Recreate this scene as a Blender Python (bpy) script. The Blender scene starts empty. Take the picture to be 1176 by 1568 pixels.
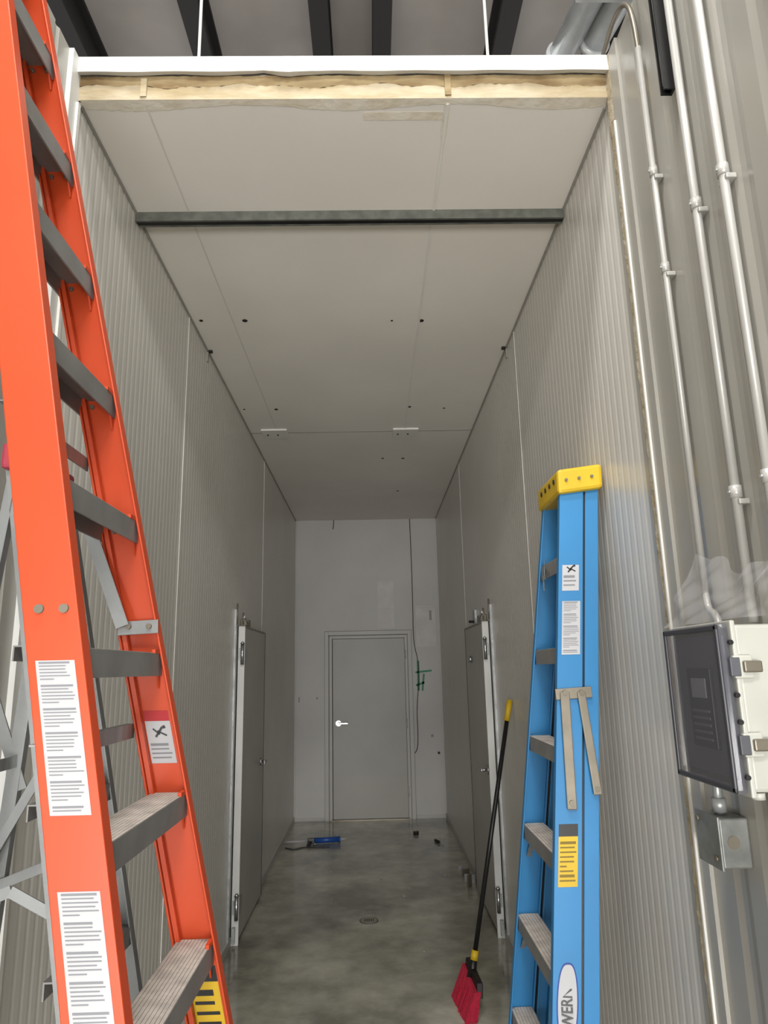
import bpy, bmesh, math, random
from mathutils import Vector, Matrix
random.seed(4)
scene = bpy.context.scene
scene.view_settings.view_transform = 'Standard'
scene.view_settings.look = 'None'
scene.view_settings.exposure = 0.0

# ------------------------------------------------------------ materials
def lin(c):
    r = []
    for v in c:
        v = v / 255.0
        r.append(v / 12.92 if v <= 0.04045 else ((v + 0.055) / 1.055) ** 2.4)
    return (r[0], r[1], r[2], 1.0)

def mat(name, col, rough=0.5, metal=0.0, nscale=6.0, namt=0.0, bump=0.0, bscale=60.0, col2=None, stretch=(1, 1, 1), spec=0.5):
    m = bpy.data.materials.new(name)
    m.use_nodes = True
    nt = m.node_tree
    b = nt.nodes['Principled BSDF']
    b.inputs['Base Color'].default_value = lin(col)
    b.inputs['Roughness'].default_value = rough
    b.inputs['Metallic'].default_value = metal
    b.inputs['Specular IOR Level'].default_value = spec
    tc = nt.nodes.new('ShaderNodeTexCoord')
    mp = nt.nodes.new('ShaderNodeMapping')
    mp.inputs['Scale'].default_value = stretch
    nt.links.new(tc.outputs['Object'], mp.inputs['Vector'])
    n = nt.nodes.new('ShaderNodeTexNoise')
    n.inputs['Scale'].default_value = nscale
    n.inputs['Detail'].default_value = 6
    nt.links.new(mp.outputs['Vector'], n.inputs['Vector'])
    cr = nt.nodes.new('ShaderNodeValToRGB')
    if col2 is None:
        f = 1 - max(namt, 0.03)
        col2 = tuple(c * f for c in col)
    cr.color_ramp.elements[0].position = 0.35
    cr.color_ramp.elements[1].position = 0.65
    cr.color_ramp.elements[0].color = lin(col2)
    cr.color_ramp.elements[1].color = lin(col)
    nt.links.new(n.outputs['Fac'], cr.inputs['Fac'])
    nt.links.new(cr.outputs['Color'], b.inputs['Base Color'])
    if bump > 0:
        n2 = nt.nodes.new('ShaderNodeTexNoise')
        n2.inputs['Scale'].default_value = bscale
        n2.inputs['Detail'].default_value = 4
        nt.links.new(mp.outputs['Vector'], n2.inputs['Vector'])
        bp = nt.nodes.new('ShaderNodeBump')
        bp.inputs['Strength'].default_value = bump
        bp.inputs['Distance'].default_value = 0.01
        nt.links.new(n2.outputs['Fac'], bp.inputs['Height'])
        nt.links.new(bp.outputs['Normal'], b.inputs['Normal'])
    return m

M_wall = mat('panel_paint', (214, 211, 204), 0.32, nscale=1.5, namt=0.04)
M_wallb = mat('back_wall_paint', (196, 194, 191), 0.5, nscale=1.2, namt=0.05)
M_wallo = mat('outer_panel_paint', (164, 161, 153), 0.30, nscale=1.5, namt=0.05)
M_ceil = mat('ceiling_paint', (234, 229, 221), 0.5, nscale=1.0, namt=0.04)
M_seam = mat('seam_grey', (150, 147, 140), 0.6)
M_seamc = mat('seam_ceiling', (210, 206, 198), 0.6)
M_seaml = mat('seam_light', (218, 216, 210), 0.5)
M_seamr = mat('seam_right', (226, 224, 218), 0.5)
M_white = mat('white_metal', (206, 206, 202), 0.4, nscale=4, namt=0.05)
M_foam = mat('foam_edge', (150, 132, 98), 0.9, nscale=7, col2=(112, 90, 58), bump=0.3, bscale=30, stretch=(1, 1, 3))
M_foam2 = mat('foam_bead', (172, 162, 142), 0.85, nscale=20, col2=(148, 134, 106), bump=0.6, bscale=40)
M_foam3 = mat('foam_edge_pale', (172, 160, 136), 0.85, nscale=9, col2=(150, 134, 102), bump=0.3, bscale=40, stretch=(0.6, 1, 2))
M_smear = mat('foam_smear_pale', (226, 219, 206), 0.8, nscale=14, col2=(212, 202, 182), bump=0.3, bscale=40)
M_galv = mat('galvanised', (172, 174, 174), 0.33, 0.4, nscale=14, namt=0.15)
M_duct = mat('duct_silver', (196, 199, 200), 0.25, 0.45, nscale=10, namt=0.12)
M_strut = mat('strut_steel', (108, 110, 103), 0.55, 0.2, nscale=20, namt=0.2)
M_dark = mat('dark_steel', (24, 21, 20), 0.6)
M_roof = mat('roof_insulation', (160, 154, 149), 0.7, nscale=2, namt=0.08, bump=0.3, bscale=5)
M_alu = mat('aluminium', (148, 150, 150), 0.36, 0.45, nscale=5, namt=0.15, stretch=(1, 8, 1))
M_step = mat('step_aluminium', (138, 137, 135), 0.45, 0.2, nscale=8, namt=0.12)
M_tread = mat('tread_dusty', (188, 178, 169), 0.75, 0.0, nscale=25, namt=0.14, bump=0.3, bscale=80)
M_orange = mat('orange_fibreglass', (198, 70, 30), 0.4, nscale=3, namt=0.06)
M_blue = mat('blue_fibreglass', (44, 122, 176), 0.42, nscale=3, namt=0.07)
M_yellow = mat('yellow_plastic', (206, 170, 28), 0.45, nscale=5, namt=0.06)
M_label = mat('label_white', (176, 176, 178), 0.5)
M_ink = mat('label_ink', (120, 121, 126), 0.6)
M_black = mat('black_paint', (16, 16, 17), 0.4)
M_red = mat('red_print', (170, 28, 34), 0.5)
M_bristle = mat('red_bristles', (226, 40, 76), 0.7, nscale=60, namt=0.25, bump=0.8, bscale=120, stretch=(6, 6, 0.5))
M_door = mat('door_paint', (168, 166, 159), 0.42, nscale=2, namt=0.04)
M_sdoor = mat('side_door_paint', (182, 180, 174), 0.4, nscale=2, namt=0.05)
M_frame = mat('door_frame_paint', (184, 182, 178), 0.42, nscale=2, namt=0.04)
M_chrome = mat('chrome', (170, 170, 170), 0.3, 0.9)
M_green = mat('green_tape', (36, 132, 88), 0.5)
M_cable = mat('black_cable', (35, 35, 35), 0.5)
M_conduit = mat('conduit_paint', (180, 178, 173), 0.32, 0.15, nscale=6, namt=0.05)
M_enc = mat('enclosure_white', (186, 186, 177), 0.4, nscale=6, namt=0.04)
M_bolt = mat('dull_metal', (122, 115, 102), 0.4, 0.5)
M_pink = mat('red_faded_plastic', (160, 54, 70), 0.5)
M_bluetool = mat('blue_tool_paint', (30, 76, 150), 0.4)
M_spread = mat('spreader_metal', (138, 130, 116), 0.42, 0.4, nscale=12, namt=0.12)
M_patch = mat('patched_paint', (206, 202, 200), 0.55, nscale=8, namt=0.05)
M_lidpanel = mat('control_panel_grey', (84, 84, 90), 0.5, nscale=6, namt=0.1)
M_lidrim = mat('lid_rim_grey', (62, 62, 68), 0.4)

def floor_mat():
    m = bpy.data.materials.new('polished_concrete')
    m.use_nodes = True
    nt = m.node_tree
    b = nt.nodes['Principled BSDF']
    b.inputs['Specular IOR Level'].default_value = 0.8
    tc = nt.nodes.new('ShaderNodeTexCoord')
    n = nt.nodes.new('ShaderNodeTexNoise'); n.inputs['Scale'].default_value = 1.5; n.inputs['Detail'].default_value = 8; n.inputs['Roughness'].default_value = 0.62
    n2 = nt.nodes.new('ShaderNodeTexNoise'); n2.inputs['Scale'].default_value = 9; n2.inputs['Detail'].default_value = 8
    nt.links.new(tc.outputs['Object'], n.inputs['Vector'])
    nt.links.new(tc.outputs['Object'], n2.inputs['Vector'])
    cr = nt.nodes.new('ShaderNodeValToRGB')
    cr.color_ramp.elements[0].position = 0.36; cr.color_ramp.elements[0].color = lin((116, 115, 102))
    cr.color_ramp.elements[1].position = 0.66; cr.color_ramp.elements[1].color = lin((188, 185, 170))
    mx = nt.nodes.new('ShaderNodeMixRGB'); mx.blend_type = 'OVERLAY'; mx.inputs['Fac'].default_value = 0.35
    nt.links.new(n.outputs['Fac'], cr.inputs['Fac'])
    nt.links.new(cr.outputs['Color'], mx.inputs['Color1'])
    nt.links.new(n2.outputs['Fac'], mx.inputs['Color2'])
    nt.links.new(mx.outputs['Color'], b.inputs['Base Color'])
    r = nt.nodes.new('ShaderNodeMapRange')
    r.inputs['To Min'].default_value = 0.04; r.inputs['To Max'].default_value = 0.24
    nt.links.new(n2.outputs['Fac'], r.inputs['Value'])
    nt.links.new(r.outputs['Result'], b.inputs['Roughness'])
    bp = nt.nodes.new('ShaderNodeBump'); bp.inputs['Strength'].default_value = 0.03; bp.inputs['Distance'].default_value = 0.01
    nt.links.new(n2.outputs['Fac'], bp.inputs['Height'])
    nt.links.new(bp.outputs['Normal'], b.inputs['Normal'])
    return m
M_floor = floor_mat()

def clear_mat(name, col, fac, rough=0.08, bump=0.15):
    m = bpy.data.materials.new(name); m.use_nodes = True
    nt = m.node_tree
    b = nt.nodes['Principled BSDF']
    b.inputs['Base Color'].default_value = lin(col); b.inputs['Roughness'].default_value = rough
    b.inputs['Alpha'].default_value = fac
    n = nt.nodes.new('ShaderNodeTexNoise'); n.inputs['Scale'].default_value = 12
    bp = nt.nodes.new('ShaderNodeBump'); bp.inputs['Strength'].default_value = bump
    nt.links.new(n.outputs['Fac'], bp.inputs['Height']); nt.links.new(bp.outputs['Normal'], b.inputs['Normal'])
    return m
M_smoke = clear_mat('smoked_polycarbonate', (116, 116, 124), 0.42, 0.12, 0.03)
M_film = clear_mat('plastic_film', (205, 205, 208), 0.17, 0.10)

# ------------------------------------------------------------ geometry helpers
def link(ob, parent=None):
    scene.collection.objects.link(ob)
    if parent is not None:
        ob.parent = parent
    return ob

def empty(name, loc=(0, 0, 0)):
    e = bpy.data.objects.new(name, None)
    e.empty_display_size = 0.05
    scene.collection.objects.link(e)
    return e

def mesh(name, verts, faces, m, parent=None, smooth=False, bevel=0.0):
    me = bpy.data.meshes.new(name)
    me.from_pydata([tuple(v) for v in verts], [], faces)
    me.validate()
    ob = bpy.data.objects.new(name, me)
    ms = m if isinstance(m, (list, tuple)) else [m]
    for q in ms: me.materials.append(q)
    bm = bmesh.new(); bm.from_mesh(me)
    bmesh.ops.recalc_face_normals(bm, faces=bm.faces[:])
    bm.to_mesh(me); bm.free()
    if smooth:
        for p in me.polygons: p.use_smooth = True
    if bevel > 0:
        md = ob.modifiers.new('bevel', 'BEVEL'); md.width = bevel; md.segments = 2; md.limit_method = 'ANGLE'
    return link(ob, parent)

def sweep(name, poly, P0, P1, A, B, m, parent=None, bevel=0.0, P=None, scale1=1.0, smooth=False):
    P0 = Vector(P0); P1 = Vector(P1); A = Vector(A); B = Vector(B)
    n = len(poly)
    v = [P0 + A * a + B * b for a, b in poly] + [P1 + A * a * scale1 + B * b * scale1 for a, b in poly]
    f = [tuple(range(n))[::-1], tuple(range(n, 2 * n))]
    for i in range(n):
        j = (i + 1) % n
        f.append((i, j, n + j, n + i))
    return mesh(name, v, f, m, parent, smooth, bevel)

def box(name, x0, x1, y0, y1, z0, z1, m, parent=None, bevel=0.0):
    return sweep(name, [(x0, y0), (x1, y0), (x1, y1), (x0, y1)], (0, 0, z0), (0, 0, z1), (1, 0, 0), (0, 1, 0), m, parent, bevel)

def cyl(name, P0, P1, r, m, parent=None, r1=None, seg=20):
    P0 = Vector(P0); P1 = Vector(P1); d = (P1 - P0).normalized()
    a = d.orthogonal().normalized(); b = d.cross(a)
    poly = [(r * math.cos(2 * math.pi * i / seg), r * math.sin(2 * math.pi * i / seg)) for i in range(seg)]
    ob = sweep(name, poly, P0, P1, a, b, m, parent, 0, scale1=(1.0 if r1 is None else r1 / r))
    for p in ob.data.polygons:
        if len(p.vertices) == 4: p.use_smooth = True
    return ob

def bar(name, P0, P1, w, t, wdir, m, parent=None, bevel=0.0):
    P0 = Vector(P0); P1 = Vector(P1); d = (P1 - P0).normalized()
    W = Vector(wdir); W = (W - d * W.dot(d)).normalized(); T = d.cross(W)
    return sweep(name, [(-w/2, -t/2), (w/2, -t/2), (w/2, t/2), (-w/2, t/2)], P0, P1, W, T, m, parent, bevel)

def curve(name, pts, r, m, parent=None):
    cu = bpy.data.curves.new(name, 'CURVE'); cu.dimensions = '3D'; cu.bevel_depth = r; cu.bevel_resolution = 4
    s = cu.splines.new('NURBS'); s.points.add(len(pts) - 1)
    for i, p in enumerate(pts): s.points[i].co = (p[0], p[1], p[2], 1)
    s.use_endpoint_u = True; s.order_u = 3
    cu.materials.append(m)
    return link(bpy.data.objects.new(name, cu), parent)

def label(name, C, U, V, N, w, h, parent, m=None, lines=8, band=None, ink=None, pict=False):
    C = Vector(C); U = Vector(U).normalized(); V = Vector(V).normalized(); N = Vector(N).normalized()
    vs = []; fs = []; mi = []
    def q(u0, u1, v0, v1, off, k):
        s = len(vs)
        for a, b in ((u0, v0), (u1, v0), (u1, v1), (u0, v1)): vs.append(C + U * a + V * b + N * off)
        fs.append((s, s+1, s+2, s+3)); mi.append(k)
    q(-w/2, w/2, -h/2, h/2, 0.0008, 0)
    top = h/2
    if band:
        q(-w/2, w/2, h/2 - h*0.2, h/2, 0.0012, 2); top = h/2 - h*0.25
    bot = -h/2
    if pict:
        def rot_bar(cx, cy, L, t, ang):
            s = len(vs); ca, sa = math.cos(ang), math.sin(ang)
            for a, b in ((-L/2, -t/2), (L/2, -t/2), (L/2, t/2), (-L/2, t/2)):
                vs.append(C + U * (cx + a*ca - b*sa) + V * (cy + a*sa + b*ca) + N * 0.0013)
            fs.append((s, s+1, s+2, s+3)); mi.append(3)
        py = top - h*0.16
        rot_bar(0, py, w*0.5, w*0.09, 0.9); rot_bar(w*0.12, py - w*0.05, w*0.4, w*0.07, -0.5)
        rot_bar(-w*0.1, py + w*0.02, w*0.34, w*0.07, 2.4); rot_bar(w*0.22, py + w*0.2, w*0.12, w*0.12, 0.3)
        top -= h*0.34
    step = (top - bot) / (lines + 1)
    for i in range(lines):
        z = top - step * (i + 0.7)
        if lines > 12 and i % 7 == 6: continue
        L = w * random.uniform(0.66, 0.86)
        if i % 7 == 5: L *= 0.5
        th = step * (0.34 if i % 7 else 0.6)
        q(-w*0.42, -w*0.42 + L, z - th/2, z + th/2, 0.0012, 1)
    me = bpy.data.meshes.new(name); me.from_pydata([tuple(v) for v in vs], [], fs)
    for mm in (m or M_label, ink or M_ink, band or M_red, M_black): me.materials.append(mm)
    for p, k in zip(me.polygons, mi): p.material_index = k
    return link(bpy.data.objects.new(name, me), parent)

# ------------------------------------------------------------ room numbers
XL, XR = -0.937, 0.822
YF, YB = 1.93, 8.53
ZC, ZT = 3.52, 3.665

def ribbed_wall(name, x, sgn, y0, y1, z0, z1, pitch, depth, groove, th, m, seams=()):
    pts = []
    y = y0
    pts.append((x, y))
    while y + pitch < y1:
        a = y + pitch - groove
        pts += [(x, a), (x + sgn * depth, a + groove * 0.35), (x + sgn * depth, a + groove * 0.65), (x, a + groove)]
        y += pitch
    pts.append((x, y1)); pts.append((x + sgn * th, y1)); pts.append((x + sgn * th, y0))
    return sweep(name, pts, (0, 0, z0), (0, 0, z1), (1, 0, 0), (0, 1, 0), m)

floor = box('floor', -6, 6, -7, 8.65, -0.1, 0, M_floor)
ribbed_wall('wall_left', XL, -1, YF, YB, 0, ZT, 0.050, 0.0011, 0.024, 0.1, M_wall)
ribbed_wall('wall_right', XR, 1, 1.96, YB, 0, ZT, 0.050, 0.0010, 0.024, 0.1, M_wall)
box('wall_back', XL - 0.1, XR + 0.1, YB, YB + 0.1, 0, ZT, M_wallb)
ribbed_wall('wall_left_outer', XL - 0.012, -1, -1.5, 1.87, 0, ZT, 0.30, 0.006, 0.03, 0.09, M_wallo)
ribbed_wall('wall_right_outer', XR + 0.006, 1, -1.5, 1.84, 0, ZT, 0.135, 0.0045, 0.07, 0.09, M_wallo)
box('ceiling', XL, XR, YF + 0.012, YB, ZC, ZT, M_ceil)

# ceiling cut edge: foam and white cap flashing
t = empty('trim_ceiling_edge')
N = 120
mid = [3.572 + 0.006 * math.sin(i * 0.21) + 0.004 * math.sin(i * 0.57) for i in range(N + 1)]
for nm, lo_, hi_, mm in (('foam_upper', None, 3.612, M_foam), ('foam_lower', 3.519, None, M_foam3)):
    vs = []; fs = []
    for i in range(N + 1):
        x = XL + (XR - XL) * i / N
        a = mid[i] if lo_ is None else lo_
        b = hi_ if hi_ is not None else mid[i]
        for j in range(3):
            vs.append((x, 1.930 + random.uniform(-0.002, 0.0015), a + (b - a) * j / 2))
    for i in range(N):
        for j in range(2):
            a = i * 3 + j; fs.append((a, a + 3, a + 4, a + 1))
    mesh(nm, vs, fs, mm, t, smooth=True)
vs = []; fs = []
for i in range(61):
    x = XL - 0.018 + (XR - XL + 0.03) * i / 60
    d = 0.003 * math.sin(i * 0.7) + (0.006 if 20 < i < 26 else 0) * math.sin(i)
    for (y, z) in ((1.925, 3.612 + d), (1.905 + d * 0.6, 3.607 + d), (1.905, 3.666), (2.02, 3.668)):
        vs.append((x, y, z))
for i in range(60):
    for j in range(3):
        a = i * 4 + j; fs.append((a, a + 4, a + 5, a + 1))
mesh('cap_flashing', vs, fs, M_white, t)
vs = []; fs = []
wv = [0.022 + 0.012 * math.sin(i * 0.13) + random.uniform(-0.003, 0.003) for i in range(N + 1)]
for i in range(N + 1):
    x = XL + 0.01 + (XR - XL - 0.02) * i / N
    vs += [(x, 1.927, 3.5185), (x, 1.942 + wv[i], 3.5187)]
for i in range(N):
    a = 2 * i; fs.append((a, a+2, a+3, a+1))
mesh('foam_smear', vs, fs, M_smear, t)
box('tape_residue', 0.0, 0.27, 1.985, 2.02, 3.5186, 3.5192, M_smear, t)
box('joint_stain', 0.272, 0.292, 1.93, 2.10, 3.5180, 3.5190, M_smear, t)
box('joint_stain_2', -0.732, -0.712, 1.924, 1.95, 3.53, 3.60, M_foam3, t)
box('joint_stain_3', 0.272, 0.292, 1.924, 1.95, 3.53, 3.61, M_foam, t)

# ceiling seams and marks
box('trim_ceiling_seam', 0.278, 0.287, YF + 0.02, 5.2, 3.5150, 3.5205, M_seamr)
box('trim_ceiling_seam.001', -0.723, -0.717, YF + 0.02, 5.2, 3.5185, 3.5205, M_seamc)
box('trim_ceiling_joint', XL, XR, 5.20, 5.212, 3.517, 3.5205, M_seam)
s = empty('strut_channel')
sweep('channel', [(-0.021, 0), (0.021, 0), (0.021, -0.041), (0.012, -0.041), (0.012, -0.034), (0.018, -0.034), (0.018, -0.003),
                  (-0.018, -0.003), (-0.018, -0.034), (-0.012, -0.034), (-0.012, -0.041), (-0.021, -0.041)],
      (XL + 0.003, 2.52, ZC), (XR - 0.003, 2.52, ZC), (0, 1, 0), (0, 0, 1), M_strut, s)
box('channel_mouth', XL + 0.004, XR - 0.004, 2.509, 2.531, 3.480, 3.484, M_black, s)
for i, (x, y, w) in enumerate([(-0.739, 5.22, 0.2), (0.29, 5.24, 0.2)]):
    p = box('ceiling_cover_plate' if i == 0 else 'ceiling_cover_plate.001', x - w/2, x + w/2, y - 0.1, y + 0.1, 3.506, 3.52, M_seamr, bevel=0.002)
    for k, dx in enumerate((-0.06, 0.02)):
        cyl('screw_%d' % k, (x + dx, y, 3.5), (x + dx, y, 3.507), 0.007, M_dark, p)
holes = empty('ceiling_anchor_holes')
def px_ray(x, y):
    u = x - 588; v = 784 - y
    return Vector((0.9997*u + 0.01712*v + 21.12, -0.01564*u - 0.22167*v + 1033.5, -0.02112*u + 0.97491*v + 234.97))
for i, (x, y, r) in enumerate([(375, 491, .014), (645, 491, .014), (308, 491, .010), (423, 627, .013), (627, 623, .012), (374, 627, .008), (586, 702, .012),
                              (617, 702, .014), (609, 752, .013), (680, 625, .008), (600, 491, .006)]):
    d = px_ray(x, y); d = d * (1.84 / d.z)
    cyl('hole_%d' % i, (d.x, d.y, 3.517), (d.x, d.y, 3.5205), r, M_dark, holes)
for nm, x, sx in (('corner_bracket', XL, 1), ('corner_bracket.001', XR, -1)):
    b = empty(nm)
    y = 3.75
    box('plate', min(x, x + sx*0.03), max(x, x + sx*0.03), y, y + 0.02, 3.508, 3.52, M_dark, b)
    box('leg', min(x, x + sx*0.008), max(x, x + sx*0.008), y, y + 0.02, 3.45, 3.51, M_seam, b)

for nm, x, y, sx in (('trim_wall_joint', XR, 3.55, -1), ('trim_wall_joint.001', XR, 6.1, -1), ('trim_wall_joint.002', XL, 3.35, 1), ('trim_wall_joint.003', XL, 5.95, 1)):
    box(nm, min(x, x + sx*0.003), max(x, x + sx*0.003), y, y + 0.008, 0, ZC, M_wall if x < 0 else M_seaml)
box('trim_corner', XL, XL + 0.008, YF + 0.02, YB, 3.511, 3.52, M_seam)
box('trim_corner.001', XR - 0.008, XR, 1.97, YB, 3.511, 3.52, M_seam)
box('trim_corner.002', XL, XL + 0.015, YB - 0.015, YB, 0, ZC, M_wallb)
box('trim_corner.003', XR - 0.015, XR, YB - 0.015, YB, 0, ZC, M_wallb)
box('baseboard_left', XL, XL + 0.012, YF, YB, 0, 0.05, M_frame)
box('baseboard_right', XR - 0.012, XR, 1.97, YB, 0, 0.05, M_frame)
box('baseboard_back', XL, -0.585, YB - 0.012, YB, 0, 0.035, M_frame)
box('baseboard_back.001', 0.47, XR, YB - 0.012, YB, 0, 0.035, M_frame)

# cut wall end trims
t = empty('trim_wall_end_right')
box('angle', XR - 0.004, XR + 0.1, 1.84, 1.962, 0, ZT, M_wallo, t)
vs = []; fs = []
n = 160
for i in range(n + 1):
    z = ZT * i / n
    c = 1.925 + 0.003 * math.sin(i * 0.3)
    w = 0.011 + random.uniform(-0.003, 0.003) + (0.014 if z > 3.2 else 0)
    vs += [(XR - 0.004, c - w, z), (XR - 0.009 + random.uniform(-0.002, 0.002), c, z), (XR - 0.004, c + w, z)]
for i in range(n):
    for j in range(2):
        a = i*3 + j; fs.append((a, a+3, a+4, a+1))
mesh('foam_bead', vs, fs, M_foam2, t, smooth=True)
box('white_edge', XR - 0.010, XR - 0.003, 1.895, 1.903, 0, 3.4, M_seaml, t)
t = empty('trim_wall_end_left')
box('angle', XL - 0.1, XL + 0.004, 1.87, 1.93, 0, ZT, M_white, t)
box('edge', XL - 0.002, XL + 0.012, 1.915, 1.932, 0, 3.5, M_seaml, t)

# ------------------------------------------------------------ building roof above
box('ceiling_hall_roof', -6, 6, -7, 14, 6.35, 6.45, M_roof)
for i, (x, w) in enumerate([(-2.9, .13), (-2.03, .13), (-1.15, .13), (-0.29, .13), (0.14, .13), (1.01, .13), (1.9, .13), (2.8, .13)]):
    nm = 'roof_beam' if i == 0 else 'roof_beam.%03d' % i
    z = 6.0
    sweep(nm, [(-w/2, 0), (w/2, 0), (w/2, 0.03), (0.02, 0.03), (0.02, 0.32), (w/2, 0.32), (w/2, 0.35), (-w/2, 0.35), (-w/2, 0.32), (-0.02, 0.32), (-0.02, 0.03), (-w/2, 0.03)],
          (x, -6.5, z), (x, 13.5, z), (1, 0, 0), (0, 0, 1), M_dark)
for i, x in enumerate((-0.595, 0.46)):
    h = empty('hanger_rod' if i == 0 else 'hanger_rod.001')
    cyl('rod', (x, 2.1, ZT), (x, 2.1, 6.35), 0.0055, M_white, h)
    cyl('nut', (x, 2.1, ZT), (x, 2.1, ZT + 0.02), 0.014, M_galv, h, seg=6)
box('wall_hall_far', -6, 6, 13.9, 14.0, 0, 6.35, M_roof)

# ------------------------------------------------------------ duct pipes above right wall
d = empty('air_duct')
P0s = [Vector((0.84, 2.42, 4.20)), Vector((0.965, 2.36, 4.20))]
dr = Vector((0.17, -0.985, 0.0)).normalized()
for i, p0 in enumerate(P0s):
    cyl('pipe_%d' % i, p0, p0 + dr * 5.0, 0.054, M_duct, d, seg=32)
    cyl('end_flange_%d' % i, p0 - dr * 0.02, p0 + dr * 0.01, 0.064, M_duct, d, seg=32)
    cyl('end_spigot_%d' % i, p0 - dr * 0.06, p0 - dr * 0.02, 0.03, M_bolt, d, seg=24)
    for k in range(10):
        q = p0 + dr * (0.3 + k * 0.5)
        cyl('collar_%d_%d' % (i, k), q, q + dr * 0.02, 0.057, M_duct, d, seg=32)
for k in range(2):
    q = (P0s[0] + P0s[1]) / 2 + dr * (0.3 + k * 1.6)
    box('hanger_strap_%d' % k, q.x - 0.14, q.x + 0.14, q.y, q.y + 0.03, 4.134, 4.146, M_galv, d)
    cyl('strap_rod_%d' % k, (q.x + 0.13, q.y, 4.14), (q.x + 0.13, q.y, 6.35), 0.006, M_galv, d)

# ------------------------------------------------------------ back door
D = empty('door_1')
ym = YB
box('slab', -0.481, 0.384, ym - 0.03, ym - 0.002, 0.015, 2.045, M_door, D, bevel=0.003)
def frame_u(nm, x0, x1, zt, w, y0, y1, m):
    box(nm + '_left', x0, x0 + w, y0, y1, 0, zt, m, D, 0.002)
    box(nm + '_right', x1 - w, x1, y0, y1, 0, zt, m, D, 0.002)
    box(nm + '_head', x0 + w, x1 - w, y0, y1, zt - w, zt, m, D, 0.002)
frame_u('frame_outer', -0.575, 0.468, 2.135, 0.045, ym - 0.05, ym, M_frame)
frame_u('frame_stop', -0.520, 0.418, 2.080, 0.032, ym - 0.038, ym, M_frame)
for nm, a0, a1, c0, c1_ in (('gap_head', -0.487, 0.389, 2.045, 2.054), ('gap_left', -0.489, -0.481, 0.02, 2.05), ('gap_right', 0.384, 0.389, 0.02, 2.05)):
    box(nm, a0, a1, ym - 0.034, ym - 0.03, c0, c1_, M_dark, D)
for nm, a0, a1, c0, c1_ in (('recess_left', -0.5305, -0.5200, 0.0, 2.09), ('recess_right', 0.418, 0.4235, 0.0, 2.09), ('recess_head', -0.53, 0.4235, 2.080, 2.090)):
    box(nm, a0, a1, ym - 0.020, ym - 0.002, c0, c1_, M_seam, D)
for nm, a0, a1, c0, c1_ in (('edge_line_left', -0.580, -0.575, 0.0, 2.14), ('edge_line_right', 0.468, 0.473, 0.0, 2.14), ('edge_line_head', -0.58, 0.473, 2.135, 2.141)):
    box(nm, a0, a1, ym - 0.012, ym - 0.001, c0, c1_, M_seam, D)
box('threshold', -0.50, 0.40, ym - 0.06, ym, 0, 0.014, M_bolt, D)
cyl('rose', (-0.415, ym - 0.03, 1.07), (-0.415, ym - 0.042, 1.07), 0.033, M_chrome, D)
cyl('spindle', (-0.415, ym - 0.04, 1.07), (-0.415, ym - 0.085, 1.07), 0.011, M_chrome, D)
bar('lever', (-0.425, ym - 0.08, 1.07), (-0.30, ym - 0.08, 1.068), 0.022, 0.012, (0, 0, 1), M_chrome, D, 0.004)
for k, z in enumerate((0.3, 1.05, 1.85)):
    cyl('hinge_%d' % k, (0.39, ym - 0.045, z - 0.05), (0.39, ym - 0.045, z + 0.05), 0.008, M_frame, D)

# back wall marks
g = empty('green_tape')
def tp(nm, x0, y0_, x1, y1_, w):
    a = px_ray(x0, y0_); b = px_ray(x1, y1_); a = a * (YB / a.y); b = b * (YB / b.y)
    bar(nm, (a.x, YB - 0.002, a.z + 1.68), (b.x, YB - 0.002, b.z + 1.68), w, 0.002, (1, 0, 0) if abs(x1 - x0) < abs(y1_ - y0_) else (0, 0, 1), M_green, g)
tp('strip_1', 640, 1012, 641, 1058, 0.028)
tp('strip_2', 636, 1030, 661, 1027, 0.022)
tp('strip_3', 637, 1050, 650, 1045, 0.025)
tp('strip_4', 649, 1032, 647, 1058, 0.022)
pts = []
for (x, y) in [(627, 795), (630, 860), (632, 930), (633, 985), (640, 1010), (642, 1040), (638, 1085), (640, 1120), (640, 1148), (632, 1157), (627, 1158)]:
    a = px_ray(x, y); a = a * (YB / a.y); pts.append((a.x, YB - 0.008, a.z + 1.68))
curve('hanging_cable', pts, 0.0045, M_cable)
pts = []
for (x, y) in [(511, 797), (511, 803), (510, 811)]:
    a = px_ray(x, y); a = a * (YB / a.y); pts.append((a.x, YB - 0.006, a.z + 1.68))
curve('cable_stub', pts, 0.005, M_cable)
def wpatch(nm, x0, y0_, x1, y1_, m, th=0.0015, par=None):
    a = px_ray(x0, y0_); b = px_ray(x1, y1_); a = a * (YB / a.y); b = b * (YB / b.y)
    return box(nm, a.x, b.x, YB - th, YB, b.z + 1.68, a.z + 1.68, m, par)
pw = empty('wall_patches')
wpatch('patch_1', 578, 890, 604, 962, M_patch, par=pw)
wpatch('patch_2', 636, 928, 668, 990, M_patch, par=pw)
wpatch('scuff_1', 657, 935, 661, 950, M_seam, 0.002, pw)
wpatch('scuff_2', 660, 1125, 664, 1129, M_seam, 0.002, pw)
wpatch('scuff_3', 457, 1068, 459, 1076, M_seam, 0.002, pw)
wpatch('scuff_4', 484, 1068, 487, 1071, M_seam, 0.002, pw)
box('trim_back_seam', XL + 0.015, XR - 0.015, YB - 0.003, YB, 2.40, 2.406, M_wallb)
a = px_ray(672, 1153); a *= YB / a.y
cyl('wall_bolt', (a.x, YB, a.z + 1.68), (a.x, YB - 0.025, a.z + 1.68), 0.014, M_dark)

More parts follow.
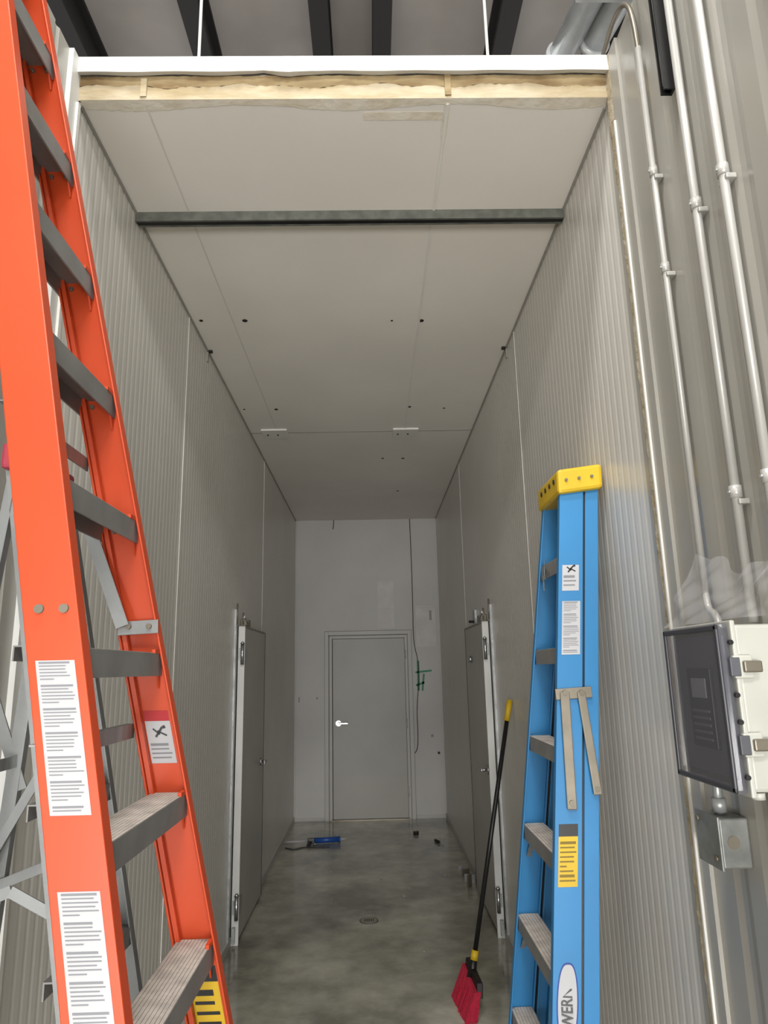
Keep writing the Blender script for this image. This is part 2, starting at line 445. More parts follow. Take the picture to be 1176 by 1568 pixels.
# ------------------------------------------------------------ side doors lying open against the walls
def side_door(nm, xw, sx, handle_y):
    P = empty(nm)
    def b2(n, a, b, y0, y1, z0, z1, m, bv=0.0):
        box(n, min(xw + sx*a, xw + sx*b), max(xw + sx*a, xw + sx*b), y0, y1, z0, z1, m, P, bv)
    b2('slab', 0.004, 0.050, 4.885, 5.83, 0.02, 1.985, M_sdoor, 0.003)
    b2('edge_trim', 0.012, 0.058, 4.868, 4.888, 0.0, 1.99, M_white, 0.002)
    b2('edge_gasket', 0.003, 0.010, 4.868, 4.886, 0.0, 1.99, M_dark)
    b2('face_gasket', 0.050, 0.054, 4.890, 4.905, 0.02, 1.985, M_bolt)
    b2('top_gasket', 0.010, 0.054, 4.888, 5.83, 1.985, 1.995, M_seam)
    b2('far_gasket', 0.004, 0.052, 5.83, 5.838, 0.02, 1.985, M_dark)
    b2('frame_post', 0.0, 0.008, 4.81, 4.85, 0.0, 2.06, M_frame)
    b2('frame_lip', 0.0, 0.014, 4.775, 4.785, 0.05, 2.10, M_galv)
    for k, z in enumerate((0.22, 1.80)):
        b2('hinge_leaf_%d' % k, 0.050, 0.060, 4.87, 4.96, z - 0.05, z + 0.05, M_chrome, 0.002)
        b2('hinge_strap_%d' % k, 0.018, 0.045, 4.862, 4.87, z - 0.04, z + 0.04, M_galv, 0.002)
        cyl('hinge_pin_%d' % k, (xw + sx*0.045, 4.852, z - 0.07), (xw + sx*0.045, 4.852, z + 0.07), 0.012, M_chrome, P)
        cyl('hinge_ball_%d' % k, (xw + sx*0.045, 4.852, z + 0.07), (xw + sx*0.045, 4.852, z + 0.085), 0.016, M_chrome, P, r1=0.006)
    b2('foot_bolt', 0.02, 0.04, 4.835, 4.865, 0.02, 0.11, M_galv, 0.002)
    cyl('rose', (xw + sx*0.05, handle_y, 1.0), (xw + sx*0.062, handle_y, 1.0), 0.03, M_chrome, P)
    cyl('spindle', (xw + sx*0.06, handle_y, 1.0), (xw + sx*0.10, handle_y, 1.0), 0.01, M_chrome, P)
    dd_ = -1 if handle_y > 5.2 else 1
    bar('lever', (xw + sx*0.097, handle_y - 0.01*dd_, 1.0), (xw + sx*0.097, handle_y + 0.11*dd_, 0.998), 0.02, 0.012, (0, 0, 1), M_chrome, P, 0.004)
    return P
LD = side_door('door_2', XL, 1, 5.70)
RD = side_door('door_3', XR, -1, 4.95)
for nm, x, sx in (('door_closer', XL, 1), ('door_closer.001', XR, -1)):
    c = empty(nm)
    x1 = x + sx*0.045
    box('body', min(x, x1), max(x, x1), 5.0, 5.16, 2.0, 2.05, M_bolt, c, 0.004)
    bar('arm', (x + sx*0.05, 5.02, 2.03), (x + sx*0.06, 4.82, 2.05), 0.015, 0.006, (0, 0, 1), M_galv, c)
    cyl('post', (x + sx*0.015, 4.80, 2.0), (x + sx*0.015, 4.80, 2.14), 0.006, M_bolt, c)
    cyl('post_2', (x + sx*0.05, 4.83, 2.0), (x + sx*0.05, 4.83, 2.08), 0.006, M_bolt, c)
h = empty('wall_bracket')
box('plate', XR - 0.02, XR, 5.45, 5.56, 2.0, 2.12, M_galv, h, 0.002)
cyl('pin', (XR - 0.06, 5.5, 2.03), (XR, 5.5, 2.03), 0.01, M_dark, h)
cyl('lock_cylinder', (XR - 0.075, 5.5, 1.74), (XR - 0.05, 5.5, 1.74), 0.025, M_chrome, h)

# ------------------------------------------------------------ orange stepladder
O = empty('orange_stepladder')
def oX(k): return -0.34 - 0.063 * k
def oZ(k): return 1.13 + 0.297 * k
def oYn(k): return 1.105 + 0.017 * k
def oYf(k): return 1.645 - 0.0215 * k
kb, kt = -3.78, 8.0
W = 0.09
def chan(sg, w=W, fl=0.032, th=0.005):
    return [(0, 0), (0, sg*fl), (-th, sg*fl), (-th, sg*th), (-w+th, sg*th), (-w+th, sg*fl), (-w, sg*fl), (-w, 0)]
sweep('near_rail', chan(1), (oX(kb), oYn(kb), oZ(kb)), (oX(kt), oYn(kt), oZ(kt)), (1, 0, 0), (0, 1, 0), M_orange, O, 0.002)
sweep('far_rail', chan(-1), (oX(kb), oYf(kb), oZ(kb)), (oX(kt), oYf(kt), oZ(kt)), (1, 0, 0), (0, 1, 0), M_orange, O, 0.002)
for k in range(-3, 8):
    x, z = oX(k), oZ(k)
    y0, y1 = oYn(k) + 0.006, oYf(k) - 0.006
    x -= 0.006
    prof = [(0, 0), (0, -0.048), (-0.004, -0.048), (-0.004, -0.004), (-0.074, -0.004), (-0.074, -0.045), (-0.078, -0.045), (-0.078, 0)]
    sweep('step_%d' % (k + 4), prof, (x, y0, z), (x, y1, z), (1, 0, 0), (0, 0, 1), M_step, O)
    for j in range(10):
        xx = x - 0.001 - j * 0.0076
        box('step_%d_ridge_%d' % (k + 4, j), xx - 0.0066, xx, y0 + 0.004, y1 - 0.004, z, z + 0.0012, M_tread, O)
    for r_ in (-0.02, -0.055):
        cyl('rivet_%d_%d' % (k + 4, int(-r_*1000)), (x + r_, y1 - 0.006, z - 0.02), (x + r_, y1 + 0.009, z - 0.02), 0.005, M_bolt, O, seg=10)
    mesh('gusset_%d' % (k + 4), [(x - 0.004, y1 + 0.002, z - 0.075), (x - 0.004, y1 - 0.04, z - 0.004), (x - 0.004, y1 + 0.002, z - 0.004),
                               (x - 0.008, y1 + 0.002, z - 0.075), (x - 0.008, y1 - 0.04, z - 0.004), (x - 0.008, y1 + 0.002, z - 0.004)],
         [(0, 1, 2), (5, 4, 3), (0, 3, 4, 1), (1, 4, 5, 2), (2, 5, 3, 0)], M_orange, O)
    sweep('step_lip_%d' % (k + 4), [(0.002, 0.002), (0.002, -0.006), (-0.006, -0.006), (-0.006, 0.002)], (x, y1 - 0.06, z + 0.006), (x, y1 + 0.004, z + 0.006), (1, 0, 0), (0, 0, 1), M_orange, O)
# rear section folded tight inside the rear flange
rs = [(0, 0), (0.010, 0), (0.010, 0.012), (0.0, 0.012)]
for nm, fy, s_ in (('rear_near_rail', oYn, 1), ('rear_far_rail', oYf, -1)):
    sweep(nm, [(a - 0.084, b * s_) for a, b in rs], (oX(kb) , fy(kb) + s_*0.012, oZ(kb)), (oX(7.5), fy(7.5) + s_*0.012, oZ(7.5)), (1, 0, 0), (0, 1, 0), M_orange, O)
for k in (-2.6, -1.4, 1.5, 3.5, 5.5):
    sweep('rear_bar_%d' % int(k*10), [(0, 0), (0.018, 0), (0.018, -0.03), (0.015, -0.03), (0.015, -0.003), (0, -0.003)],
          (oX(k) - 0.108, oYn(k) + 0.02, oZ(k)), (oX(k) - 0.108, oYf(k) - 0.02, oZ(k)), (1, 0, 0), (0, 0, 1), M_alu, O)
sweep('top_cap', [(0.02, -0.03), (0.02, 0.05), (-0.088, 0.05), (-0.088, -0.03)], (oX(8), oYn(8) - 0.02, oZ(8)), (oX(8), oYf(8) + 0.02, oZ(8)), (1, 0, 0), (0, 0, 1), M_orange, O, 0.008)
for nm, fy in (('foot_near', oYn), ('foot_far', oYf)):
    box(nm, oX(kb) - 0.095, oX(kb) + 0.005, fy(kb) - 0.012 if nm == 'foot_far' else fy(kb) - 0.006, fy(kb) + 0.006 if nm == 'foot_far' else fy(kb) + 0.012, 0, 0.03, M_dark, O)
    box(nm + '_pad', oX(kb) - 0.10, oX(kb) + 0.01, fy(kb) - 0.03, fy(kb) + 0.03, 0, 0.008, M_black, O)
ks = 2.2
for k_, xo in ((0, -0.022), (1, -0.062)):
    cyl('spreader_bolt_%d' % k_, (oX(ks) + xo, oYn(ks) - 0.005, oZ(ks) + 0.004), (oX(ks) + xo, oYn(ks) + 0.01, oZ(ks) + 0.004), 0.0075, M_bolt, O, seg=16)
bar('spreader_plate', (oX(ks) + 0.004, oYf(ks) - 0.036, oZ(ks)), (oX(ks) - 0.085, oYf(ks) - 0.036, oZ(ks) - 0.004), 0.03, 0.004, (0, 0, 1), M_alu, O, 0.001)
for k_, xo in ((0, -0.015), (1, -0.06)):
    cyl('plate_bolt_%d' % k_, (oX(ks) + xo, oYf(ks) - 0.046, oZ(ks)), (oX(ks) + xo, oYf(ks) - 0.03, oZ(ks)), 0.006, M_bolt, O, seg=12)
bar('spreader_far', (oX(ks) - 0.07, oYf(ks) - 0.05, oZ(ks)), (oX(ks) - 0.17, oYf(ks) - 0.06, oZ(ks) + 0.26), 0.028, 0.005, (1, 0, 0.3), M_alu, O)
def olabel(nm, z, w, h, near, **kw):
    k = (z - 1.13) / 0.297
    y = oYn(k) if near else oYf(k) - 0.005
    ax = Vector((-0.063, 0.017 if near else -0.0215, 0.297)).normalized()
    U = Vector((1, 0, 0)); Nn = U.cross(ax)
    label(nm, (oX(k) - 0.045, y, z), U, ax, Nn, w, h, O, **kw)
olabel('label_notice', 1.59, 0.062, 0.235, True, lines=44)
olabel('label_capacity', 1.24, 0.062, 0.27, True, lines=48)
olabel('label_danger', 1.545, 0.055, 0.115, False, lines=4, band=M_red, pict=True)
olabel('label_caution', 1.0, 0.06, 0.16, False, lines=5, m=M_yellow, band=M_black, ink=M_black)

# ------------------------------------------------------------ aluminium stepladder behind the orange one
A = empty('aluminium_stepladder')
def aF(z): return -0.295 - 0.195 * z
def aR(z): return -0.90 + 0.085 * z
def aYn(z): return 1.34 + 0.02 * z
def aYf(z): return 1.70 - 0.045 * z
zt = 2.10
for nm, fy, s_ in (('front_near_rail', aYn, 1), ('front_far_rail', aYf, -1)):
    sweep(nm, [(0, 0), (0, s_*0.022), (-0.003, s_*0.022), (-0.003, s_*0.003), (-0.042, s_*0.003), (-0.042, s_*0.022), (-0.045, s_*0.022), (-0.045, 0)],
          (aF(0), fy(0), 0), (aF(zt), fy(zt), zt), (1, 0, 0), (0, 1, 0), M_alu, A)
for nm, fy, s_ in (('rear_near_rail', aYn, 1), ('rear_far_rail', aYf, -1)):
    sweep(nm, [(0, 0), (0, s_*0.02), (-0.03, s_*0.02), (-0.03, s_*0.017), (-0.003, s_*0.017), (-0.003, 0)],
          (aR(0), fy(0), 0), (aR(zt), fy(zt), zt), (1, 0, 0), (0, 1, 0), M_alu, A)
for i in range(1, 7):
    z = 0.29 * i
    sweep('step_%d' % i, [(0, 0), (0, -0.035), (-0.003, -0.035), (-0.003, -0.003), (-0.06, -0.003), (-0.06, -0.03), (-0.063, -0.03), (-0.063, 0)],
          (aF(z) + 0.0, aYn(z) + 0.004, z), (aF(z), aYf(z) - 0.004, z), (1, 0, 0), (0, 0, 1), M_step, A)
for i, z in enumerate((0.35, 0.95, 1.5)):
    bar('rear_bar_%d' % i, (aR(z) - 0.012, aYn(z), z), (aR(z) - 0.012, aYf(z), z), 0.025, 0.004, (0, 0, 1), M_alu, A)
bar('rear_brace_1', (-0.868, 1.60, 1.70), (-0.772, 1.62, 1.44), 0.026, 0.004, (1, 0, 0), M_alu, A)
bar('rear_brace_2', (-0.700, 1.60, 1.52), (-0.83, 1.60, 1.28), 0.020, 0.004, (1, 0, 0), M_alu, A)
for nm, fy, s_ in (('spreader_near', aYn, 1), ('spreader_far', aYf, -1)):
    z = 1.25
    bar(nm + '_a', (aF(z) - 0.03, fy(z) + s_*0.026, z), ((aF(z) + aR(z))/2, fy(z) + s_*0.026, z + 0.05), 0.02, 0.003, (0, 0, 1), M_alu, A)
    bar(nm + '_b', (aR(z) - 0.01, fy(z) + s_*0.030, z), ((aF(z) + aR(z))/2, fy(z) + s_*0.030, z + 0.05), 0.02, 0.003, (0, 0, 1), M_alu, A)
box('top_cap', aR(zt) - 0.03, aF(zt) - 0.006, aYn(zt) - 0.02, aYf(zt) + 0.02, zt - 0.005, zt + 0.05, M_pink, A, 0.008)

# ------------------------------------------------------------ blue stepladder (closed, leaning on right wall)
B = empty('blue_stepladder')
def bX(z): return 0.40 + 0.115 * z
def bYn(z): return 2.12 + 0.09 * z
def bYf(z): return 2.80 - 0.095 * z
z1 = 2.285
def bch(s, x0, w, fl=0.028, th=0.005):
    return [(x0, 0), (x0, s*fl), (x0+th, s*fl), (x0+th, s*th), (x0+w-th, s*th), (x0+w-th, s*fl), (x0+w, s*fl), (x0+w, 0)]
for nm, fy, s_ in (('near_rail', bYn, 1), ('far_rail', bYf, -1)):
    sweep(nm, bch(s_, 0, 0.082), (bX(0.01), fy(0.01), 0.01), (bX(z1), fy(z1), z1), (1, 0, 0), (0, 1, 0), M_blue, B, 0.0015)
    sweep('rear_' + nm, bch(s_, 0.090, 0.045), (bX(0.01), fy(0.01) + s_*0.004, 0.01), (bX(z1), fy(z1) + s_*0.004, z1), (1, 0, 0), (0, 1, 0), M_blue, B, 0.0015)
    sweep('rail_gap_strip_' + nm, bch(s_, 0.081, 0.010, fl=0.014, th=0.004), (bX(0.02), fy(0.02) + s_*0.010, 0.02), (bX(z1), fy(z1) + s_*0.010, z1), (1, 0, 0), (0, 1, 0), M_black, B)  # black strip filling the gap between front and rear rails
    y = fy(0)
    box('foot_' + nm, bX(0) - 0.004, bX(0) + 0.086, y - 0.02, y + 0.02, 0, 0.035, M_black, B, 0.003)
    box('rear_foot_' + nm, bX(0) + 0.09, bX(0) + 0.138, y - 0.016, y + 0.02, 0, 0.035, M_black, B, 0.003)
for k in range(-2, 5):
    z = 0.82 + 0.305 * k
    y0, y1_ = bYn(z) + 0.006, bYf(z) - 0.006
    sweep('step_%d' % (k + 3), [(0.004, 0), (0.004, -0.05), (0.008, -0.05), (0.008, -0.004), (0.076, -0.004), (0.076, -0.04), (0.08, -0.04), (0.08, 0)],
          (bX(z), y0, z), (bX(z), y1_, z), (1, 0, 0), (0, 0, 1), M_step, B)
    for j in range(7):
        box('step_%d_ridge_%d' % (k + 3, j), bX(z) + 0.005 + j*0.0105, bX(z) + 0.0140 + j*0.0105, y0 + 0.004, y1_ - 0.004, z, z + 0.0012, M_tread, B)
    if k % 2 == 0:
        bar('rear_bar_%d' % (k + 3), (bX(z) + 0.11, y0 + 0.01, z - 0.1), (bX(z) + 0.11, y1_ - 0.01, z - 0.1), 0.025, 0.004, (0, 0, 1), M_alu, B)
    for s_, yy in ((1, y0), (-1, y1_)):
        if k < 2:
            bar('brace_%d_%d' % (k + 3, s_), (bX(z - .1) + 0.03, yy, z - 0.11), (bX(z) + 0.03, yy + s_*0.09, z - 0.006), 0.018, 0.003, (1, 0, 0), M_alu, B)
capA = Vector((1, 0, 0.13))
zt0, zt1 = 2.262, 2.345
yN, yF = bYn(2.3) - 0.022, bYf(2.3) + 0.022
x0c = bX(2.3) - 0.014
sweep('top_cap', [(0, 0), (0.158, 0), (0.158, yF - yN), (0, yF - yN)], (x0c, yN, zt0 - 0.005), (x0c + 0.002, yN, zt1), capA, (0, 1, 0), M_yellow, B, 0.012)
for i in range(3):
    cc = Vector((x0c + 0.03 + i * 0.045, yN - 0.001, zt0 + 0.04 + (0.03 + i*0.045)*0.13))
    cyl('cap_bolt_%d' % i, cc, cc + Vector((0, -0.005, 0)), 0.0055, M_bolt, B, seg=12)
for i in range(4):
    yy = yN + 0.05 + i * 0.06
    cyl('cap_hole_%d' % i, (x0c - 0.002, yy, zt0 + 0.05), (x0c + 0.003, yy, zt0 + 0.05), 0.009, M_dark, B, seg=12)
zz = 1.59
bar('spreader_bracket', (bX(zz) - 0.006, bYn(zz) - 0.006, zz), (bX(zz) + 0.110, bYn(zz) - 0.006, zz + 0.006), 0.034, 0.006, (0, 0, 1), M_spread, B, 0.002)
bar('spreader_1', (bX(zz) + 0.022, bYn(zz) - 0.013, zz + 0.008), (bX(zz) + 0.010, bYn(1.27) - 0.013, 1.255), 0.03, 0.006, (1, 0, 0), M_spread, B, 0.003)
bar('spreader_2', (bX(zz) + 0.074, bYn(zz) - 0.013, zz + 0.008), (bX(zz) + 0.092, bYn(1.27) - 0.013, 1.295), 0.026, 0.006, (1, 0, 0), M_spread, B, 0.003)
for i, (xo, z) in enumerate(((0.022, 1.595), (0.074, 1.595), (0.010, 1.275), (0.091, 1.312))):
    cyl('spreader_rivet_%d' % i, (bX(zz) + xo, bYn(z) - 0.02, z), (bX(zz) + xo, bYn(z) - 0.004, z), 0.008, M_bolt, B, seg=12)
for i, z in enumerate((2.04, 2.0)):
    bar('far_clip_%d' % i, (bX(z) - 0.012, bYf(z) - 0.14, z - 0.05), (bX(z) + 0.02, bYf(z) - 0.02, z + 0.02), 0.02, 0.003, (0, 0, 1), M_alu, B)
def blabel(nm, xo, z, w, h, **kw):
    ax = Vector((0.115, 0.09, 1)).normalized(); U = Vector((1, 0, 0)); Nn = U.cross(ax)
    label(nm, (bX(z) + xo, bYn(z), z), U, ax, Nn, w, h, B, **kw)
blabel('label_warning', 0.040, 1.965, 0.056, 0.088, lines=3, pict=True)
blabel('label_instructions', 0.043, 1.80, 0.060, 0.175, lines=30)
blabel('label_caution', 0.040, 1.13, 0.058, 0.17, lines=9, m=M_yellow, band=M_black, ink=mat('label_ink_dark', (120, 100, 30), 0.6))
axv = Vector((0.115, 0.09, 1)).normalized(); U = Vector((1, 0, 0)); Nn = U.cross(axv).normalized()
zc = 0.756
C = Vector((bX(zc) + 0.042, bYn(zc), zc))
for nm, rw, rh, m, off in (('badge_border', 0.031, 0.100, mat('badge_blue', (20, 50, 130), 0.4), 0.0008), ('badge_face', 0.027, 0.095, M_label, 0.0013)):
    vs = [C + U*rw*math.copysign(abs(math.cos(2*math.pi*i/48))**0.7, math.cos(2*math.pi*i/48)) + axv*rh*math.sin(2*math.pi*i/48) + Nn*off for i in range(48)]
    mesh(nm, vs, [tuple(range(48))], m, B)
fc = bpy.data.curves.new('badge_text', 'FONT'); fc.body = 'WERNER'; fc.size = 0.050; fc.align_x = 'CENTER'; fc.align_y = 'CENTER'; fc.extrude = 0.0003; fc.offset = 0.0010
fc.materials.append(M_black)
ft = bpy.data.objects.new('badge_text', fc); scene.collection.objects.link(ft); ft.parent = B
R = Matrix((axv, -U, Nn)).transposed().to_4x4()
ft.matrix_world = Matrix.Translation(C + Nn*0.002 + U*(-0.001) + axv*0.008) @ R @ Matrix.Diagonal((0.66, 0.9, 1, 1))

# ------------------------------------------------------------ conduits on right outer wall
xc = XR - 0.014
def conduit(nm, y, z0, z1, r, couplings, straps=()):
    c = empty(nm)
    cyl('tube', (xc, y, z0), (xc, y, z1), r, M_conduit, c)
    for i, z in enumerate(couplings):
        cyl('coupling_%d' % i, (xc, y, z - 0.014), (xc, y, z + 0.014), r + 0.003, M_conduit, c)
        cyl('coupling_screw_%d' % i, (xc - r, y - 0.002, z), (xc - r - 0.008, y - 0.004, z), 0.003, M_galv, c, seg=8)
        box('clip_%d' % i, xc - 0.004, XR + 0.0055, y - r - 0.008, y + r + 0.008, z - 0.03, z - 0.018, M_conduit, c, 0.002)
    return c
c1 = conduit('electrical_conduit', 1.665, 1.84, 3.44, 0.0085, (3.02, 2.72))
conduit('electrical_conduit.001', 1.470, 1.76, 3.64, 0.0105, (2.77, 2.045))
conduit('electrical_conduit.002', 1.340, 1.76, 3.64, 0.0105, (2.76, 2.045))
curve('lower_elbow', [(xc, 1.665, 1.85), (xc, 1.665, 1.80), (xc - 0.012, 1.60, 1.79), (xc - 0.016, 1.58, 1.75)], 0.0085, M_conduit, c1)
curve('flexible_conduit', [(xc, 1.665, 3.43), (xc, 1.67, 3.56), (xc, 1.71, 3.66), (xc, 1.79, 3.70), (xc + 0.005, 1.92, 3.69), (xc + 0.01, 1.99, 3.69)], 0.0075, M_bolt)
k = empty('black_cable_channel')
sweep('channel', [(0, -0.012), (0.03, -0.012), (0.03, 0.012), (0, 0.012), (0, 0.008), (0.024, 0.008), (0.024, -0.008), (0, -0.008)], (0.785, 1.515, 3.14), (0.785, 1.515, 4.2), (1, 0, 0), (0, 1, 0), M_black, k)
cyl('inner_rod', (0.792, 1.515, 3.16), (0.792, 1.515, 4.2), 0.004, M_galv, k)

# enclosure with smoked lid
E = empty('electrical_enclosure')
y0, y1e, z0, z1e = 1.375, 1.63, 1.437, 1.752
box('body', 0.712, XR + 0.006, y0, y1e, z0, z1e, M_enc, E, 0.008)
box('lid_flange', 0.704, 0.714, y0 - 0.008, y1e + 0.008, z0 - 0.008, z1e + 0.008, M_enc, E, 0.003)
box('lid', 0.680, 0.704, y0 - 0.004, y1e + 0.004, z0 - 0.004, z1e + 0.004, M_smoke, E, 0.010)
for i, (a0, a1, b0, b1) in enumerate(((y0, y0 + 0.012, z0, z1e), (y1e - 0.012, y1e, z0, z1e), (y0, y1e, z0, z0 + 0.012), (y0, y1e, z1e - 0.012, z1e))):
    box('lid_rim_%d' % i, 0.6775, 0.6835, a0, a1, b0, b1, M_lidrim, E, 0.003)
box('inner_panel', 0.698, 0.703, y0 + 0.02, y1e - 0.02, z0 + 0.02, z1e - 0.02, M_lidpanel, E, 0.001)
box('inner_device', 0.690, 0.699, y0 + 0.075, y1e - 0.075, z0 + 0.07, z1e - 0.085, M_black, E, 0.002)
box('inner_display', 0.688, 0.6905, y0 + 0.095, y1e - 0.095, z0 + 0.17, z1e - 0.105, M_ink, E, 0.001)
for i in range(5):
    box('inner_row_%d' % i, 0.688, 0.6905, y0 + 0.09, y1e - 0.09, z0 + 0.085 + i*0.014, z0 + 0.090 + i*0.014, M_lidpanel, E)
for i, z in enumerate((1.525, 1.67)):
    box('latch_base_%d' % i, 0.700, 0.738, y0 - 0.012, y0 + 0.001, z - 0.022, z + 0.022, M_enc, E, 0.003)
    box('latch_hasp_%d' % i, 0.716, 0.752, y0 - 0.02, y0 - 0.010, z - 0.011, z + 0.011, M_bolt, E, 0.003)
    box('latch_dark_%d' % i, 0.692, 0.712, y0 - 0.014, y0 - 0.002, z - 0.018, z + 0.018, M_lidpanel, E, 0.002)
for i in range(6):
    z = z0 + 0.03 + i * 0.05
    cyl('rim_screw_%d' % i, (0.70, y0 - 0.006, z), (0.70, y0 - 0.012, z), 0.005, M_black, E, seg=10)
cyl('mount_foot', (0.725, y0 + 0.01, z0 - 0.012), (0.725, y0 + 0.01, z0), 0.012, M_enc, E)
cyl('conduit_down', (0.79, 1.69, 1.34), (0.79, 1.69, 1.44), 0.010, M_galv, E)
cyl('connector', (0.79, 1.69, 1.345), (0.79, 1.69, 1.375), 0.016, M_galv, E)
cyl('conduit_up', (0.79, 1.69, 1.43), (0.79, 1.625, 1.47), 0.010, M_galv, E)
M_jb = mat('junction_box_steel', (138, 140, 136), 0.4, 0.3, nscale=18, namt=0.2)
box('junction_box_body', 0.762, XR + 0.006, 1.64, 1.745, 1.236, 1.34, M_jb, E, 0.004)
box('junction_box_cover', 0.757, 0.763, 1.636, 1.749, 1.232, 1.344, M_jb, E, 0.002)
for i, (y, z) in enumerate(((1.655, 1.255), (1.73, 1.325))):
    cyl('cover_screw_%d' % i, (0.757, y, z), (0.752, y, z), 0.006, M_bolt, E, seg=10)
cyl('knockout', (0.79, 1.6385, 1.29), (0.79, 1.641, 1.29), 0.014, M_bolt, E, seg=18)

# draped plastic film above the enclosure
vs = []; fs = []
nx, ny = 48, 28
for i in range(nx + 1):
    for j in range(ny + 1):
        y = 1.12 + 0.56 * i / nx
        q = j / ny
        top = 1.895 + 0.03 * math.sin(i * 0.19) + 0.010 * math.sin(i * 0.61)
        z = top - q * (top - 1.762)
        x = 0.780 - 0.07 * q + 0.010 * math.sin(i * 0.42 + j * 0.3) * (0.3 + q) + 0.005 * math.sin(i * 1.0 - j * 0.45)
        vs.append((x, y, z))
for i in range(nx):
    for j in range(ny):
        a = i * (ny + 1) + j; fs.append((a, a + 1, a + ny + 2, a + ny + 1))
mesh('plastic_sheet', vs, fs, M_film, smooth=True)

# ------------------------------------------------------------ broom
K = empty('broom')
hc = Vector((0.480, 3.97, 0.135))
top = Vector((0.80, 4.21, 1.475))
dv = (top - (hc + Vector((0, 0.02, 0.07)))).normalized()
bot = hc + Vector((0, 0.02, 0.0)) + dv * 0.08
cyl('handle', bot, top, 0.0125, M_black, K)
cyl('grip', top - dv*0.11, top + dv*0.012, 0.017, M_yellow, K)
cyl('collar', bot - dv*0.01, bot + dv*0.035, 0.019, M_yellow, K)
cyl('socket', bot - dv*0.09, bot, 0.024, M_black, K, r1=0.017)
sd = Vector((0.12, -0.99, 0)).normalized()
T = Vector((-sd.y, sd.x, 0))
def quadprism(nm, c0, w0, t0, c1, w1, t1, m, bev, dz0=(0, 0), dz1=(0, 0)):
    vs = []
    for c, w, t_, dz in ((c0, w0, t0, dz0), (c1, w1, t1, dz1)):
        for a, b in ((-1, -1), (1, -1), (1, 1), (-1, 1)):
            vs.append(c + sd*a*w/2 + T*b*t_/2 + Vector((0, 0, dz[0] if a < 0 else dz[1])))
    return mesh(nm, vs, [(3, 2, 1, 0), (4, 5, 6, 7), (0, 1, 5, 4), (1, 2, 6, 5), (2, 3, 7, 6), (3, 0, 4, 7)], m, K, False, bev)
lo = Vector((hc.x - 0.050, hc.y - 0.02, 0.003))
quadprism('block', hc + Vector((0.006, 0, -0.03)), 0.25, 0.03, hc + Vector((0.012, 0, 0.025)), 0.22, 0.03, M_black, 0.005, (0.02, -0.02), (0.03, -0.01))
quadprism('bristle_core', lo, 0.30, 0.06, hc + Vector((-0.004, 0, 0)), 0.25, 0.03, M_bristle, 0.0, (0, 0), (0.02, -0.02))
vs = []; fs = []
for i in range(420):
    a = random.uniform(-1, 1); b = random.uniform(-1, 1)
    p0 = hc + sd*a*0.122 + T*b*0.015 + Vector((-0.004, 0, -0.02*a))
    p1 = Vector((lo.x, lo.y, 0.001)) + sd*a*0.155 + T*b*0.036
    q = len(vs); w = 0.002
    vs += [p0 - sd*w, p0 + sd*w, p1 + sd*w, p1 - sd*w, p0 + T*w, p1 + T*w, p0 - T*w, p1 - T*w]
    fs += [(q, q+1, q+2, q+3), (q+4, q+5, q+7, q+6)]
mesh('bristles', vs, fs, M_bristle, K)

# ------------------------------------------------------------ things on the floor
G = empty('caulking_gun')
c = Vector((-0.50, 7.47, 0.03))
dd = Vector((1, 0.12, 0)).normalized(); nn = Vector((-dd.y, dd.x, 0))
cyl('cradle', c - dd*0.11, c + dd*0.13, 0.026, M_bluetool, G)
cyl('front_ring', c + dd*0.13, c + dd*0.145, 0.03, M_bluetool, G)
cyl('nozzle', c + dd*0.145, c + dd*0.21, 0.010, M_label, G, r1=0.004)
bar('trigger_body', c - dd*0.11, c - dd*0.18, 0.05, 0.03, (0, 0, 1), M_black, G, 0.004)
bar('grip', c - dd*0.15 - Vector((0, 0, 0.012)), c - dd*0.18 - nn*0.12 - Vector((0, 0, 0.012)), 0.028, 0.022, dd, M_black, G, 0.004)
bar('trigger', c - dd*0.13 - Vector((0, 0, 0.012)), c - dd*0.11 - nn*0.10 - Vector((0, 0, 0.012)), 0.02, 0.012, dd, M_galv, G, 0.003)
cyl('rod', c - dd*0.18, c - dd*0.38, 0.008, M_label, G)
curve('rod_hook', [c - dd*0.38, c - dd*0.40, c - dd*0.41 - nn*0.03, c - dd*0.39 - nn*0.045], 0.006, M_galv, G)
curve('floor_cable', [(-0.88, 7.3, 0.006), (-0.8, 7.2, 0.006), (-0.7, 7.32, 0.006), (-0.6, 7.28, 0.006), (-0.45, 7.30, 0.006)], 0.005, M_cable)

S = empty('floor_drain')
cyl('rim', (-0.056, 5.25, 0.0), (-0.056, 5.25, 0.003), 0.066, M_strut, S, seg=40)
cyl('cover', (-0.056, 5.25, 0.003), (-0.056, 5.25, 0.0045), 0.056, mat('drain_cover', (150, 146, 132), 0.5, 0.1), S, seg=40)
for i in range(5):
    box('slot_%d' % i, -0.086 + i*0.014, -0.080 + i*0.014, 5.225, 5.275, 0.0045, 0.005, M_dark, S)

